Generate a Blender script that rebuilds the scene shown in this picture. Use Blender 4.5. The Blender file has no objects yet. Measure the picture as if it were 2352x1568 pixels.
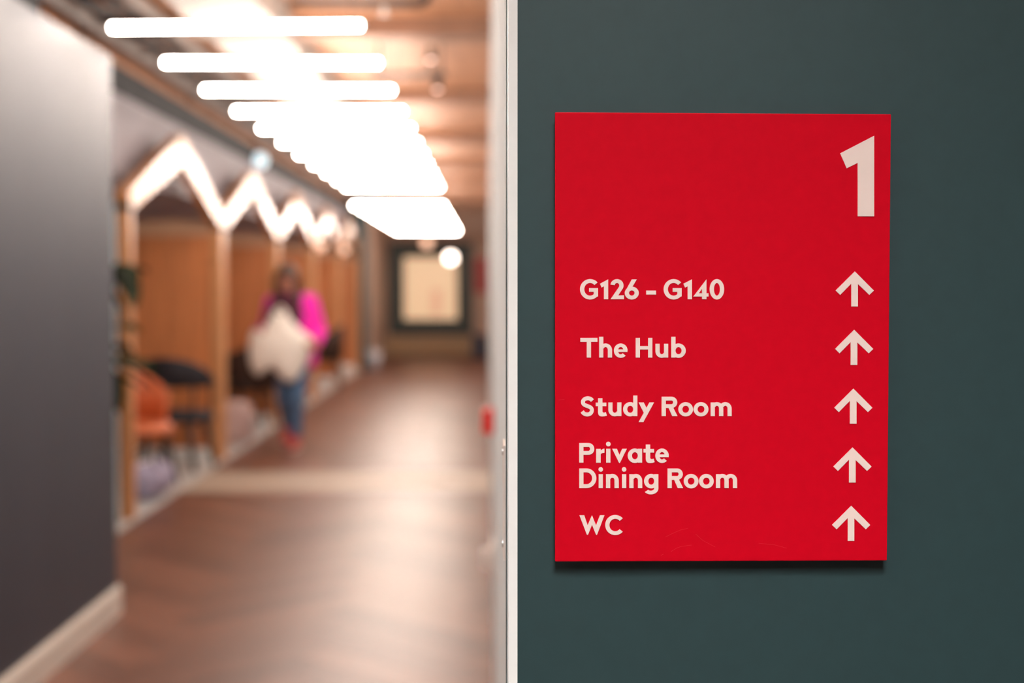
import bpy, bmesh, math, random
from mathutils import Vector, Matrix

random.seed(7)
SC = bpy.context.scene
COL = SC.collection
PI = math.pi

# ------------------------------------------------------------------ camera
F = 3267.0                       # focal length in pixels of the 2352 x 1568 frame (50 mm on 36 mm)
CX, CY = 1176.0, 784.0
CAM = Vector((0.0, 0.0, 1.47))
YAW = math.atan(53.0 / F)        # corridor direction vanishes at (1123, 655)
PITCH = math.atan(129.0 / F)
fwd = Vector((math.sin(YAW) * math.cos(PITCH), math.cos(YAW) * math.cos(PITCH), -math.sin(PITCH)))
right = fwd.cross(Vector((0, 0, 1))).normalized()
up = right.cross(fwd).normalized()
cam_d = bpy.data.cameras.new('camera')
cam_d.sensor_width = 36.0
cam_d.lens = 50.0
cam_d.clip_start = 0.05
cam_d.dof.use_dof = True
cam_d.dof.focus_distance = 1.262
cam_d.dof.aperture_fstop = 3.1
cam = bpy.data.objects.new('camera', cam_d)
COL.objects.link(cam)
R3 = Matrix((right, up, -fwd)).transposed()
cam.matrix_world = Matrix.Translation(CAM) @ R3.to_4x4()
SC.camera = cam


def ray(px, py):
    return (fwd + right * ((px - CX) / F) + up * ((CY - py) / F))


def onY(px, py, Y):
    d = ray(px, py)
    return CAM + d * (Y / d.y)


# ------------------------------------------------------------------ world, exposure
w = bpy.data.worlds.new('world')
SC.world = w
w.use_nodes = True
w.node_tree.nodes['Background'].inputs[0].default_value = (0.6, 0.7, 0.8, 1)
w.node_tree.nodes['Background'].inputs[1].default_value = 0.05
SC.view_settings.view_transform = 'Standard'
SC.view_settings.look = 'None'
SC.view_settings.exposure = 0.0
SC.view_settings.gamma = 1.0
SC.view_settings.use_curve_mapping = False

TUBE_L = 92.0           # radiance of the corridor tubes
TUBE_C = (1.0, 0.86, 0.75)
PANEL_L = 132.0           # radiance of the foyer ceiling panels
PANEL_C = (1.0, 0.985, 0.955)


# ------------------------------------------------------------------ materials
def lin(c):
    return tuple(((v / 255) / 12.92 if v / 255 <= 0.04045 else ((v / 255 + 0.055) / 1.055) ** 2.4) for v in c)


def mat(name, col, rough=0.5, metal=0.0, noise=0.08, scale=20.0, stretch=(1, 1, 1), bump=0.0, rand=0.0,
        emit=None, strength=0.0, spec=0.5, coat=0.0):
    m = bpy.data.materials.new(name)
    m.use_nodes = True
    nt = m.node_tree
    b = nt.nodes['Principled BSDF']
    b.inputs['Roughness'].default_value = rough
    b.inputs['Metallic'].default_value = metal
    b.inputs['Specular IOR Level'].default_value = spec
    b.inputs['Coat Weight'].default_value = coat
    if emit:
        b.inputs['Base Color'].default_value = (*col, 1)
        b.inputs['Emission Color'].default_value = (*emit, 1)
        b.inputs['Emission Strength'].default_value = strength
        return m
    tc = nt.nodes.new('ShaderNodeTexCoord')
    mp = nt.nodes.new('ShaderNodeMapping')
    mp.inputs['Scale'].default_value = stretch
    nt.links.new(tc.outputs['Object'], mp.inputs['Vector'])
    nz = nt.nodes.new('ShaderNodeTexNoise')
    nz.inputs['Scale'].default_value = scale
    nz.inputs['Detail'].default_value = 5
    nt.links.new(mp.outputs[0], nz.inputs['Vector'])
    rp = nt.nodes.new('ShaderNodeValToRGB')
    rp.color_ramp.elements[0].position = 0.3
    rp.color_ramp.elements[1].position = 0.7
    rp.color_ramp.elements[0].color = (*[v * (1 - noise) for v in col], 1)
    rp.color_ramp.elements[1].color = (*[min(1, v * (1 + noise)) for v in col], 1)
    nt.links.new(nz.outputs['Fac'], rp.inputs['Fac'])
    out = rp.outputs['Color']
    if rand > 0:
        oi = nt.nodes.new('ShaderNodeObjectInfo') if rand < 10 else nt.nodes.new('ShaderNodeNewGeometry')
        src = oi.outputs['Random'] if rand < 10 else oi.outputs['Random Per Island']
        amt = rand if rand < 10 else rand - 10
        mr = nt.nodes.new('ShaderNodeMapRange')
        mr.inputs['To Min'].default_value = 1 - amt
        mr.inputs['To Max'].default_value = 1 + amt
        nt.links.new(src, mr.inputs['Value'])
        mx = nt.nodes.new('ShaderNodeVectorMath')
        mx.operation = 'SCALE'
        nt.links.new(out, mx.inputs[0])
        nt.links.new(mr.outputs[0], mx.inputs['Scale'])
        out = mx.outputs[0]
    nt.links.new(out, b.inputs['Base Color'])
    if bump > 0:
        bp = nt.nodes.new('ShaderNodeBump')
        bp.inputs['Strength'].default_value = bump
        bp.inputs['Distance'].default_value = 0.002
        nt.links.new(nz.outputs['Fac'], bp.inputs['Height'])
        nt.links.new(bp.outputs[0], b.inputs['Normal'])
    return m


M = dict(
    teal=mat('teal_paint', (0.0150, 0.042, 0.045), 0.55, noise=0.05, scale=60, bump=0.05),
    red=mat('sign_red', (0.56, 0.0010, 0.012), 0.5, noise=0.03, scale=90, bump=0.02, spec=0.08),
    letter=mat('sign_letter', (0.84, 0.68, 0.62), 0.5, noise=0.01),
    scratch=mat('scratch', (0.62, 0.025, 0.03), 0.6, noise=0.05),
    white=mat('white_paint', (0.84, 0.84, 0.82), 0.45, noise=0.02, scale=30),
    wallwhite=mat('white_wall', (0.82, 0.92, 0.97), 0.8, spec=0.0, noise=0.03, scale=8),
    grey=mat('grey_wall', (0.047, 0.051, 0.070), 0.50, spec=0.25, noise=0.06, scale=3, stretch=(1, 1, 0.15), bump=0.03),
    lilac=mat('lilac_wall', (0.33, 0.30, 0.33), 0.7, noise=0.05, scale=3),
    base=mat('skirting', (0.78, 0.73, 0.66), 0.4, noise=0.03),
    ceil=mat('ceiling_board', (0.48, 0.225, 0.115), 0.6, noise=0.12, scale=4, stretch=(3, 0.4, 1), bump=0.05),
    beam=mat('ceiling_beam', (0.30, 0.155, 0.095), 0.6, noise=0.12, scale=6),
    steel=mat('dark_steel', (0.02, 0.02, 0.023), 0.7, spec=0.2, noise=0.1),
    gap_shade_column=mat('gap_shade_column', (0.03, 0.07, 0.08), 0.6, noise=0.05),  # far column colour, also the strip drawn as a gap shadow
    black=mat('black_metal', (0.015, 0.015, 0.017), 0.45, noise=0.1),
    duct=mat('duct', (0.36, 0.32, 0.29), 0.6, spec=0.3, noise=0.04, scale=5),
    tray=mat('tray', (0.30, 0.26, 0.24), 0.5, noise=0.08),
    wood=mat('booth_board', (0.54, 0.185, 0.06), 0.45, noise=0.16, scale=7, stretch=(6, 6, 0.5), rand=0.14, bump=0.05),
    frame=mat('booth_timber', (0.58, 0.27, 0.11), 0.35, noise=0.10, scale=6, stretch=(4, 4, 1), bump=0.05),
    cap=mat('booth_rail', (0.62, 0.36, 0.22), 0.4, noise=0.1, scale=6),
    paleblue=mat('pale_panel', (0.72, 0.86, 0.92), 0.35, noise=0.03),
    palefloor=mat('pale_vinyl', (0.55, 0.55, 0.54), 0.4, noise=0.05),
    plank=mat('floor_plank', (0.155, 0.064, 0.040), 0.40, spec=0.40, noise=0.22, scale=5, stretch=(1, 7, 1), rand=0.30, bump=0.06),
    plank_far=mat('floor_plank_far', (0.155, 0.064, 0.040), 0.40, spec=0.40, noise=0.22, scale=9, rand=10.30, bump=0.06),
    screed=mat('floor_base', (0.09, 0.05, 0.035), 0.5, noise=0.15),
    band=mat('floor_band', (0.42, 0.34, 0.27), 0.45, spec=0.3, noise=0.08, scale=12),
    orange=mat('orange_shell', (0.62, 0.15, 0.05), 0.4, noise=0.05),
    chairblack=mat('black_fabric', (0.015, 0.015, 0.022), 0.7, noise=0.2, scale=80),
    chairbrown=mat('dark_brown', (0.045, 0.022, 0.014), 0.6, noise=0.1),
    bagl=mat('lilac_bag', (0.33, 0.30, 0.42), 0.7, noise=0.15, scale=10),
    pink=mat('pale_pink', (0.62, 0.45, 0.42), 0.8, noise=0.08),
    leaf=mat('leaf', (0.014, 0.024, 0.006), 0.7, spec=0.15, noise=0.25, rand=0.35),
    stem=mat('stem', (0.05, 0.035, 0.02), 0.7),
    pot=mat('pot', (0.25, 0.25, 0.26), 0.5),
    soil=mat('soil', (0.03, 0.02, 0.015), 0.9, noise=0.3, bump=0.4),
    green=mat('dark_green', (0.022, 0.036, 0.030), 0.5, noise=0.05),
    cream=mat('cream_added_glow', (0.75, 0.6, 0.42), 0.4, emit=(1.0, 0.64, 0.37), strength=0.55),  # emission added to brighten the cream panel and its pink figure
    printpink=mat('pink_added_glow', (0.7, 0.45, 0.3), 0.4, emit=(1.0, 0.52, 0.32), strength=0.45),
    tan=mat('tan_board', (0.46, 0.29, 0.15), 0.5, noise=0.08),
    beige=mat('beige_wall', (0.58, 0.40, 0.31), 0.6, noise=0.04),
    navy=mat('navy', (0.015, 0.025, 0.06), 0.5),
    redp=mat('red_board', (0.55, 0.03, 0.04), 0.5, noise=0.05),
    call=mat('call_point_red', (0.85, 0.02, 0.015), 0.35, noise=0.02),
    plate=mat('plate', (0.85, 0.80, 0.77), 0.35, noise=0.02),
    screw=mat('screw', (0.5, 0.5, 0.5), 0.3, metal=1.0, noise=0.02),
    tube=mat('tube_glow', (0.9, 0.9, 0.9), emit=TUBE_C, strength=TUBE_L),
    panel=mat('panel_glow', (0.9, 0.9, 0.9), emit=PANEL_C, strength=PANEL_L),
    globe=mat('globe_glow', (0.9, 0.9, 0.9), emit=(1.0, 0.80, 0.68), strength=9.0),
    globe_w=mat('globe_warm_glow', (0.9, 0.8, 0.7), emit=(1.0, 0.48, 0.28), strength=1.3),
    blueglow=mat('blue_glow', (0.8, 0.9, 0.9), emit=(0.62, 0.84, 0.95), strength=1.2),
    spotglow=mat('spot_glow', (0.9, 0.8, 0.7), emit=(1.0, 0.62, 0.5), strength=3.5),
    skin=mat('skin', (0.52, 0.22, 0.15), 0.55, noise=0.06),
    hair=mat('hair', (0.055, 0.025, 0.016), 0.5, noise=0.3, scale=30, stretch=(4, 4, 0.4)),
    cardigan=mat('pink_knit', (0.88, 0.014, 0.46), 0.8, noise=0.08, scale=60, bump=0.2),
    top=mat('plum_top', (0.10, 0.018, 0.05), 0.8, noise=0.1),
    jeans=mat('jeans', (0.085, 0.17, 0.32), 0.75, noise=0.15, scale=60),
    shoe=mat('red_shoe', (0.55, 0.06, 0.055), 0.5),
    sole=mat('sole', (0.75, 0.6, 0.55), 0.6),
    canvas=mat('cream_cloth', (0.90, 0.86, 0.80), 0.85, noise=0.05, scale=12, bump=0.1),
    eye=mat('eye', (0.02, 0.012, 0.01), 0.2),
    lip=mat('lip', (0.45, 0.10, 0.09), 0.5),
    binw=mat('white_bin', (0.55, 0.55, 0.60), 0.4),
)


# ------------------------------------------------------------------ mesh helpers
def bm_box(bm, lo, hi, bevel=0.0):
    vs = [bm.verts.new((x, y, z)) for x in (lo[0], hi[0]) for y in (lo[1], hi[1]) for z in (lo[2], hi[2])]
    fs = [(0, 1, 3, 2), (4, 6, 7, 5), (0, 4, 5, 1), (2, 3, 7, 6), (0, 2, 6, 4), (1, 5, 7, 3)]
    faces = [bm.faces.new([vs[i] for i in f]) for f in fs]
    if bevel > 0:
        es = list({e for f in faces for e in f.edges})
        bmesh.ops.bevel(bm, geom=es, offset=bevel, segments=2, affect='EDGES', profile=0.5)


def bm_prism(bm, pts, ext):
    """pts: planar loop of Vectors, extruded by vector ext"""
    n = len(pts)
    a = [bm.verts.new(p) for p in pts]
    b = [bm.verts.new(Vector(p) + ext) for p in pts]
    bm.faces.new(a)
    bm.faces.new(b[::-1])
    for i in range(n):
        j = (i + 1) % n
        bm.faces.new((a[i], b[i], b[j], a[j]))


def bm_beam(bm, p, q, wx, wy, bevel=0.0, upv=(1, 0, 0)):
    """rectangular bar from p to q, wx along upv, wy across"""
    p, q = Vector(p), Vector(q)
    d = (q - p).normalized()
    u = Vector(upv)
    u = (u - d * u.dot(d)).normalized()
    v = d.cross(u)
    pts = [p + u * (sx * wx / 2) + v * (sy * wy / 2) for sx, sy in ((-1, -1), (1, -1), (1, 1), (-1, 1))]
    bm_prism(bm, pts, q - p)


def bm_tube(bm, pts, rads, n=12, caps=True):
    pts = [Vector(p) for p in pts]
    if not isinstance(rads, (list, tuple)):
        rads = [rads] * len(pts)
    rings = []
    u = None
    for i, p in enumerate(pts):
        d = (pts[min(i + 1, len(pts) - 1)] - pts[max(i - 1, 0)]).normalized()
        if u is None:
            u = d.orthogonal().normalized()
        else:
            u = (u - d * u.dot(d)).normalized()
        v = d.cross(u)
        rings.append([bm.verts.new(p + (u * math.cos(2 * PI * k / n) + v * math.sin(2 * PI * k / n)) * rads[i]) for k in range(n)])
    for a, b in zip(rings, rings[1:]):
        for k in range(n):
            bm.faces.new((a[k], a[(k + 1) % n], b[(k + 1) % n], b[k]))
    if caps:
        bm.faces.new(rings[0][::-1])
        bm.faces.new(rings[-1])


def bm_lathe(bm, prof, c=(0, 0, 0), n=24):
    c = Vector(c)
    rings = []
    for r, z in prof:
        if r < 1e-6:
            rings.append([bm.verts.new(c + Vector((0, 0, z)))])
        else:
            rings.append([bm.verts.new(c + Vector((r * math.cos(2 * PI * k / n), r * math.sin(2 * PI * k / n), z))) for k in range(n)])
    for a, b in zip(rings, rings[1:]):
        for k in range(n):
            k2 = (k + 1) % n
            if len(a) == 1 and len(b) == 1:
                continue
            if len(a) == 1:
                bm.faces.new((a[0], b[k2], b[k]))
            elif len(b) == 1:
                bm.faces.new((a[k], a[k2], b[0]))
            else:
                bm.faces.new((a[k], a[k2], b[k2], b[k]))


def bm_ball(bm, c, r, seg=16, sc=(1, 1, 1), rot=None):
    mtx = Matrix.Translation(Vector(c)) @ (rot.to_4x4() if rot else Matrix.Identity(4)) @ Matrix.Diagonal((r * sc[0], r * sc[1], r * sc[2], 1))
    bmesh.ops.create_uvsphere(bm, u_segments=seg, v_segments=max(6, seg // 2 + 2), radius=1, matrix=mtx)


def bm_caps(bm, p, q, r0, r1, n=14):
    """tapered capsule"""
    p, q = Vector(p), Vector(q)
    bm_tube(bm, [p, q], [r0, r1], n)
    bm_ball(bm, p, r0, n)
    bm_ball(bm, q, r1, n)


def obj(name, bm, m, parent=None, smooth=False, rel=False):
    """link bm as ONE object; verts given in the parent's own frame"""
    bmesh.ops.recalc_face_normals(bm, faces=bm.faces[:])
    me = bpy.data.meshes.new(name)
    bm.to_mesh(me)
    bm.free()
    if smooth:
        me.shade_smooth()
    me.materials.append(M[m] if isinstance(m, str) else m)
    o = bpy.data.objects.new(name, me)
    COL.objects.link(o)
    if parent is not None:
        o.parent = parent
    return o


def part(name, fn, m, parent=None, smooth=False):
    bm = bmesh.new()
    fn(bm)
    return obj(name, bm, m, parent, smooth)


def boxo(name, lo, hi, m, parent=None, bevel=0.0):
    bm = bmesh.new()
    bm_box(bm, lo, hi, bevel)
    return obj(name, bm, m, parent)


def tag(o, label, cat, group=None):
    o['label'] = label
    o['category'] = cat
    if group:
        o['group'] = group
    return o


def thing(name, label, cat, loc=(0, 0, 0), rz=0.0, group=None):
    e = bpy.data.objects.new(name, None)
    e.empty_display_size = 0.1
    COL.objects.link(e)
    e.location = loc
    e.rotation_euler = (0, 0, rz)
    return tag(e, label, cat, group)


def struct(o):
    o['kind'] = 'structure'
    return o


def copy_tree(o, parent=None):
    c = o.copy()
    COL.objects.link(c)
    c.parent = parent
    for ch in o.children:
        copy_tree(ch, c)
    return c


# ------------------------------------------------------------------ the setting
YB = 30.0            # far wall
ZC = 3.05            # ceiling
XR = 0.0165          # face of the corridor's right wall
XL = -1.67           # face of the grey wall beside the camera
YT = 1.27            # face of the teal wall
XB = -2.42           # face of the wall above the booths
XP = -2.22           # front plane of the booths
YL = 6.36            # end of the grey wall

# floor: screed, herringbone planks on top
floor = struct(boxo('floor', (-4.6, -3.0, -0.12), (3.7, YB + 0.2, -0.012), 'screed'))
W_, L_ = 0.18, 0.90
FX0, FX1, FY0, FY1 = XP + 0.02, XR, 1.45, YB


def clip(poly, axis, val, keep_greater):
    out = []
    for i in range(len(poly)):
        a, b = poly[i], poly[(i + 1) % len(poly)]
        ia = (a[axis] >= val) == keep_greater
        ib = (b[axis] >= val) == keep_greater
        if ia:
            out.append(a)
        if ia != ib:
            t = (val - a[axis]) / (b[axis] - a[axis])
            out.append((a[0] + t * (b[0] - a[0]), a[1] + t * (b[1] - a[1])))
    return out


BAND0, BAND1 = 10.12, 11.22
planks = []
c45 = math.sqrt(0.5)
gap = 0.0012
for i in range(-20, 190):
    for j in range(-5, 3):
        ox, oy = i * W_ + j * L_, i * W_ - j * L_
        for kind in (0, 1):
            x, y = (ox, oy) if kind == 0 else (ox + L_, oy + W_ - L_)
            ww, hh = (L_, W_) if kind == 0 else (W_, L_)
            q = [(x + gap, y + gap), (x + ww - gap, y + gap), (x + ww - gap, y + hh - gap), (x + gap, y + hh - gap)]
            q = [((a - b) * c45, (a + b) * c45) for a, b in q]
            cyy = sum(p[1] for p in q) / 4
            segs = []
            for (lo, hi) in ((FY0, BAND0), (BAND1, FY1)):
                r = q
                for ax, v, kg in ((0, FX0, True), (0, FX1, False), (1, lo, True), (1, hi, False)):
                    r = clip(r, ax, v, kg)
                    if len(r) < 3:
                        break
                if len(r) >= 3:
                    segs.append(r)
            for r in segs:
                area = abs(sum(r[k][0] * r[(k + 1) % len(r)][1] - r[(k + 1) % len(r)][0] * r[k][1] for k in range(len(r)))) / 2
                if area > 1e-4:
                    planks.append((cyy, r, kind))
near = sorted([p for p in planks if p[0] > 4.7], key=lambda p: p[0])[:290]
nearset = set(id(p) for p in near)
for cyy, r, kind in near:
    cx_ = sum(p[0] for p in r) / len(r)
    cy_ = sum(p[1] for p in r) / len(r)
    ang = PI / 4 if kind == 0 else -PI / 4
    ca, sa = math.cos(-ang), math.sin(-ang)
    bm = bmesh.new()
    pts = [Vector(((p[0] - cx_) * ca - (p[1] - cy_) * sa, (p[0] - cx_) * sa + (p[1] - cy_) * ca, -0.012)) for p in r]
    bm_prism(bm, pts, Vector((0, 0, 0.012)))
    o = obj('floor_plank', bm, 'plank', floor)
    o.location = (cx_, cy_, 0)
    o.rotation_euler = (0, 0, ang)
bm = bmesh.new()
for p in planks:
    if id(p) not in nearset:
        bm_prism(bm, [Vector((a, b, -0.012)) for a, b in p[1]], Vector((0, 0, 0.012)))
o = obj('floor_planks', bm, 'plank_far', floor)
o['kind'] = 'stuff'
boxo('foyer_flooring', (XL, -3.0, -0.012), (3.6, FY0, 0.0), 'screed', floor)
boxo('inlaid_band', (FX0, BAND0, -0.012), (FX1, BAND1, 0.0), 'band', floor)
boxo('booth_flooring', (-4.5, 6.6, -0.012), (FX0, YB, 0.012), 'palefloor', floor)

# ceiling with downstand beams
ceiling = struct(boxo('ceiling', (-4.6, -3.0, ZC), (3.7, YB + 0.2, ZC + 0.12), 'ceil'))
for yb in (8.55, 11.6, 14.8, 18.2, 21.0, 24.2, 27.4):
    boxo('ceiling_beam', (XB, yb - 0.11, ZC - 0.11), (XR, yb + 0.11, ZC), 'beam', ceiling)

# grey wall beside the camera, its skirting and the dark steel above it
wl = struct(boxo('wall_left', (XB, -3.0, 0), (XL, YL, 2.48), 'grey'))
struct(boxo('trim_1', (XB, -3.0, 2.48), (XL - 0.3, YL - 0.02, ZC), 'steel'))


def skirt(bm):
    h, t = 0.125, 0.018
    prof = [(0, 0), (t, 0), (t, h - 0.02), (t - 0.008, h), (0, h)]
    bm_prism(bm, [Vector((XL + a, -3.0, b)) for a, b in prof], Vector((0, YL + 3.0 + t, 0)))
    bm_prism(bm, [Vector((XL, YL + a, b)) for a, b in prof], Vector((XB - XL, 0, 0)))


struct(part('baseboard_left', skirt, 'base'))

# wall above the booths, alcove, booth rear wall, far left wall
struct(boxo('wall_over_booths', (-4.5, YL, 2.18), (XB, 24.55, 2.72), 'lilac'))
struct(boxo('trim_2', (-4.5, YL, 2.72), (XB + 0.03, 24.55, 2.89), 'steel'))
struct(boxo('trim_6', (-4.5, YL, 2.89), (XB + 0.01, 24.55, ZC), 'ceil'))
struct(boxo('wall_booth_rear', (-4.6, YL, 0), (-4.5, YB, ZC), 'lilac'))
struct(boxo('wall_far_left', (-4.5, 25.45, 0), (-2.16, YB, ZC), 'beige'))
struct(boxo('trim_3', (-2.42, 24.75, 0), (-2.14, 25.3, ZC), 'gap_shade_column'))

# far wall: beige above, tan boarded dado, dark green frame round the glowing panel
wb = struct(boxo('wall_back', (-4.5, YB, 0), (3.6, YB + 0.15, ZC), 'beige'))
p0, p1 = onY(882, 772, YB), onY(1083, 772, YB)
n = 5
for k in range(n):
    a = p0.x + (p1.x - p0.x) * k / n
    b = p0.x + (p1.x - p0.x) * (k + 1) / n
    boxo('dado_board', (a + 0.004, YB - 0.03, 0.0), (b - 0.004, YB, p0.z), 'tan', wb, 0.004)

# right wall of the corridor, white edge trim, teal wall
struct(boxo('wall_right', (XR, YT + 0.032, 0), (0.17, YB, ZC), 'wallwhite'))
struct(boxo('wall_teal', (0.0255, YT, 0), (3.6, YT + 0.032, ZC), 'teal'))
struct(boxo('trim_4', (0.0172, YT - 0.002, 0), (0.0255, YT + 0.032, ZC), 'white'))
struct(boxo('trim_shade_line', (0.0158, YT + 0.0322, 0), (XR, YT + 0.062, ZC), 'gap_shade_column'))  # dark strip standing in for the shadow gap beside the white trim
struct(boxo('wall_foyer_side', (3.6, -3.0, 0), (3.7, YT + 0.03, ZC), 'lilac'))
struct(boxo('wall_foyer_rear', (-2.4, -3.1, 0), (3.7, -3.0, ZC), 'lilac'))

# ------------------------------------------------------------------ corridor tube lights
def make_tube(loc, tilt=0.0, label='', group=''):
    t = thing('tube_light', label, 'light', loc, 0, group)
    hw = 0.5675
    part('diffuser', lambda b: bm_tube(b, [(-hw + 0.012, 0, tilt * -hw), (hw - 0.012, 0, tilt * hw)], 0.0135, 16), 'tube', t, True)
    for s in (-1, 1):
        part('end_cap', lambda b: bm_tube(b, [(s * (hw - 0.014), 0, s * tilt * hw), (s * hw, 0, s * tilt * hw)], 0.0145, 16), 'white', t)
        part('suspension_wire', lambda b: bm_tube(b, [(s * 0.51, 0, 0.012), (s * 0.51, 0, ZC - loc[2])], 0.0016, 6), 'steel', t)
    return t


TX = -1.122
lab1 = 'slim glowing white tube light hung across the corridor in the higher run'
lab2 = 'slim glowing white tube light hung across the corridor in the lower far run'
t0 = None
for k in range(-6, 11):  # the nearest tubes are out of view, added to brighten the right wall
    y = 6.40 + 1.03 * k
    if k == 0:
        make_tube((TX, y, 2.62), 0.012, 'tube light hung slightly out of level beside the end of the grey wall', 'higher run of tube lights')
        continue
    if t0 is None:
        t0 = make_tube((TX, y, 2.62), 0, lab1, 'higher run of tube lights')
    else:
        c = copy_tree(t0)
        c.location = (TX, y, 2.62)
t1 = None
for k in range(9):
    y = 17.6 + 1.0 * k
    if t1 is None:
        t1 = make_tube((TX + 0.01, y, 2.45), 0, lab2, 'lower run of tube lights')
    else:
        c = copy_tree(t1)
        c.location = (TX + 0.01, y, 2.45)

# unseen foyer ceiling panels lighting the sign, with louvres added to limit their spread
for px_, py_ in ((0.15, -0.30), (0.15, -1.00)):
    t = thing('ceiling_panel', 'square white lit panel on the foyer ceiling', 'light', (px_, py_, ZC - 0.03), 0, 'foyer ceiling panels')
    boxo('diffuser', (-0.29, -0.29, -0.002), (0.29, 0.29, 0.01), 'panel', t)

    def fr(b):
        for lo, hi in (((-0.31, -0.31, -0.085), (0.31, -0.29, 0.03)), ((-0.31, 0.29, -0.085), (0.31, 0.31, 0.03)),
                       ((-0.31, -0.29, -0.085), (-0.29, 0.29, 0.03)), ((0.29, -0.29, -0.085), (0.31, 0.29, 0.03))):
            bm_box(b, lo, hi)
    part('frame', fr, 'white', t)
    for i in range(3):
        v = -0.145 + 0.145 * i
        boxo('added_louvre', (v - 0.001, -0.29, -0.085), (v + 0.001, 0.29, -0.003), 'black', t)
        boxo('added_louvre', (-0.29, v - 0.001, -0.085), (0.29, v + 0.001, -0.003), 'black', t)

# ------------------------------------------------------------------ ceiling services
d = thing('air_duct', 'pale rectangular air duct running above the tube lights', 'duct', (-1.35, 4.0, ZC))
boxo('casing', (-0.22, 0, -0.20), (0.22, 13.0, -0.02), 'duct', d, 0.01)
for k in range(11):
    boxo('flange', (-0.24, 0.25 + 1.2 * k, -0.22), (0.24, 0.29 + 1.2 * k, -0.002), 'duct', d)

ct = thing('cable_tray', 'grey ladder cable tray under the ceiling beside the duct', 'cable tray', (-2.0, 4.0, ZC - 0.13))
for s in (-1, 1):
    boxo('side_rail', (s * 0.2 - 0.015, 0, -0.03), (s * 0.2 + 0.015, 20.0, 0.03), 'tray', ct)
rung = boxo('rung', (-0.185, -0.02, -0.02), (0.185, 0.02, -0.005), 'tray', ct)
for k in range(1, 40):
    c = rung.copy()
    COL.objects.link(c)
    c.parent = ct
    c.location.y = 0.5 * k
for k in range(6):
    part('hanger', lambda b: bm_tube(b, [(-0.2, 1.5 + 3.4 * k, 0.03), (-0.2, 1.5 + 3.4 * k, 0.13)], 0.006, 6), 'steel', ct)
for k, (xx, rr) in enumerate(((-0.1, 0.02), (-0.04, 0.016), (0.06, 0.024))):
    part('cable', lambda b: bm_tube(b, [(xx, 0.05, rr - 0.005), (xx, 19.9, rr - 0.005)], rr, 8), 'black', ct, True)

a, b2 = onY(664, 8, 7.8), onY(965, 6, 7.8)
pp = thing('sprinkler_pipe', 'black pipe with a pale sprinkler head crossing the ceiling', 'pipe', (a.x, 7.8, a.z))
L = b2.x - a.x
part('pipe', lambda b: bm_tube(b, [(0, 0, 0), (L, 0, 0), (L + 0.03, 0, 0.01), (L + 0.04, 0, 0.04), (L + 0.04, 0, ZC - a.z)], 0.022, 12), 'black', pp, True)
sx = onY(882, 8, 7.8).x - a.x
part('sprinkler_head', lambda b: bm_lathe(b, [(0, -0.06), (0.022, -0.06), (0.022, -0.052), (0.010, -0.05), (0.012, -0.02), (0.016, 0.0)], (sx, 0, 0), 14), 'plate', pp, True)

a, b2 = onY(905, 158, 9.4), onY(1024, 184, 9.4)
tr = thing('track_spotlight', 'black ceiling track with two small adjustable spotlights', 'light', (a.x, 9.4, b2.z))
L = b2.x - a.x
zt = a.z - b2.z
boxo('track', (-0.15, -0.018, 0.02), (L, 0.018, 0.05), 'black', tr)
for xx in (-0.1, L - 0.03):
    boxo('stem', (xx - 0.008, -0.008, 0.05), (xx + 0.008, 0.008, ZC - b2.z), 'black', tr)
for px_, py_, mm in ((1005, 198, 'spotglow'), (990, 130, 'spotglow')):
    q = onY(px_, py_, 9.36) - Vector((a.x, 9.4, b2.z))
    h = part('spotlight_head', lambda b: bm_lathe(b, [(0.026, -0.02), (0.026, 0.05), (0.018, 0.062), (0, 0.062)], q, 16), 'black', tr, True)
    part('lens', lambda b: bm_lathe(b, [(0, -0.032), (0.018, -0.026), (0.0245, -0.012), (0.0245, -0.005)], q, 16), mm, h, True)
    part('bracket', lambda b: bm_tube(b, [q + Vector((0, 0, 0.06 if q.z < 0 else 0.0)), (q.x, 0, 0.03)], 0.006, 8), 'black', h)

# small bluish emergency lamp, fixed to the steel above the booths
q = onY(597, 368, 14.7)
e = thing('emergency_lamp', 'small round blue-white lamp on the dark steel above the booths', 'light', (q.x, q.y, q.z))
part('lens', lambda b: bm_ball(b, (0, 0, 0), 0.078, 16), 'blueglow', e, True)
part('bracket', lambda b: bm_tube(b, [(-0.05, 0, 0), (XB + 0.05 - q.x, 0, 0), (XB + 0.045 - q.x, 0, 0.06)], 0.02, 10), 'steel', e, True)

# far pendants
for px_, py_, mm, r, lab in ((1035, 592, 'globe', 0.10, 'bright white globe pendant in front of the cream panel'),
                             (980, 556, 'globe_w', 0.10, 'dim amber globe pendant in front of the cream panel')):
    q = onY(px_, py_, 27.2)
    t = thing('globe_pendant', lab, 'light', q)
    part('globe', lambda b: bm_ball(b, (0, 0, 0), r, 20), mm, t, True)
    part('cap', lambda b: bm_lathe(b, [(0.035, r - 0.012), (0.035, r + 0.04), (0, r + 0.045)], (0, 0, 0), 14), 'black', t)
    part('cord', lambda b: bm_tube(b, [(0, 0, r + 0.04), (0, 0, ZC - q.z)], 0.004, 6), 'black', t)

# ------------------------------------------------------------------ timber booths shaped like houses
BW = 3.13
Y0 = 8.84
BOOTH_WORDS = ['nearest the grey wall', 'beside the person in pink', 'third along from the grey wall', 'fourth along from the grey wall', 'last in the row, by the dark column']


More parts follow.
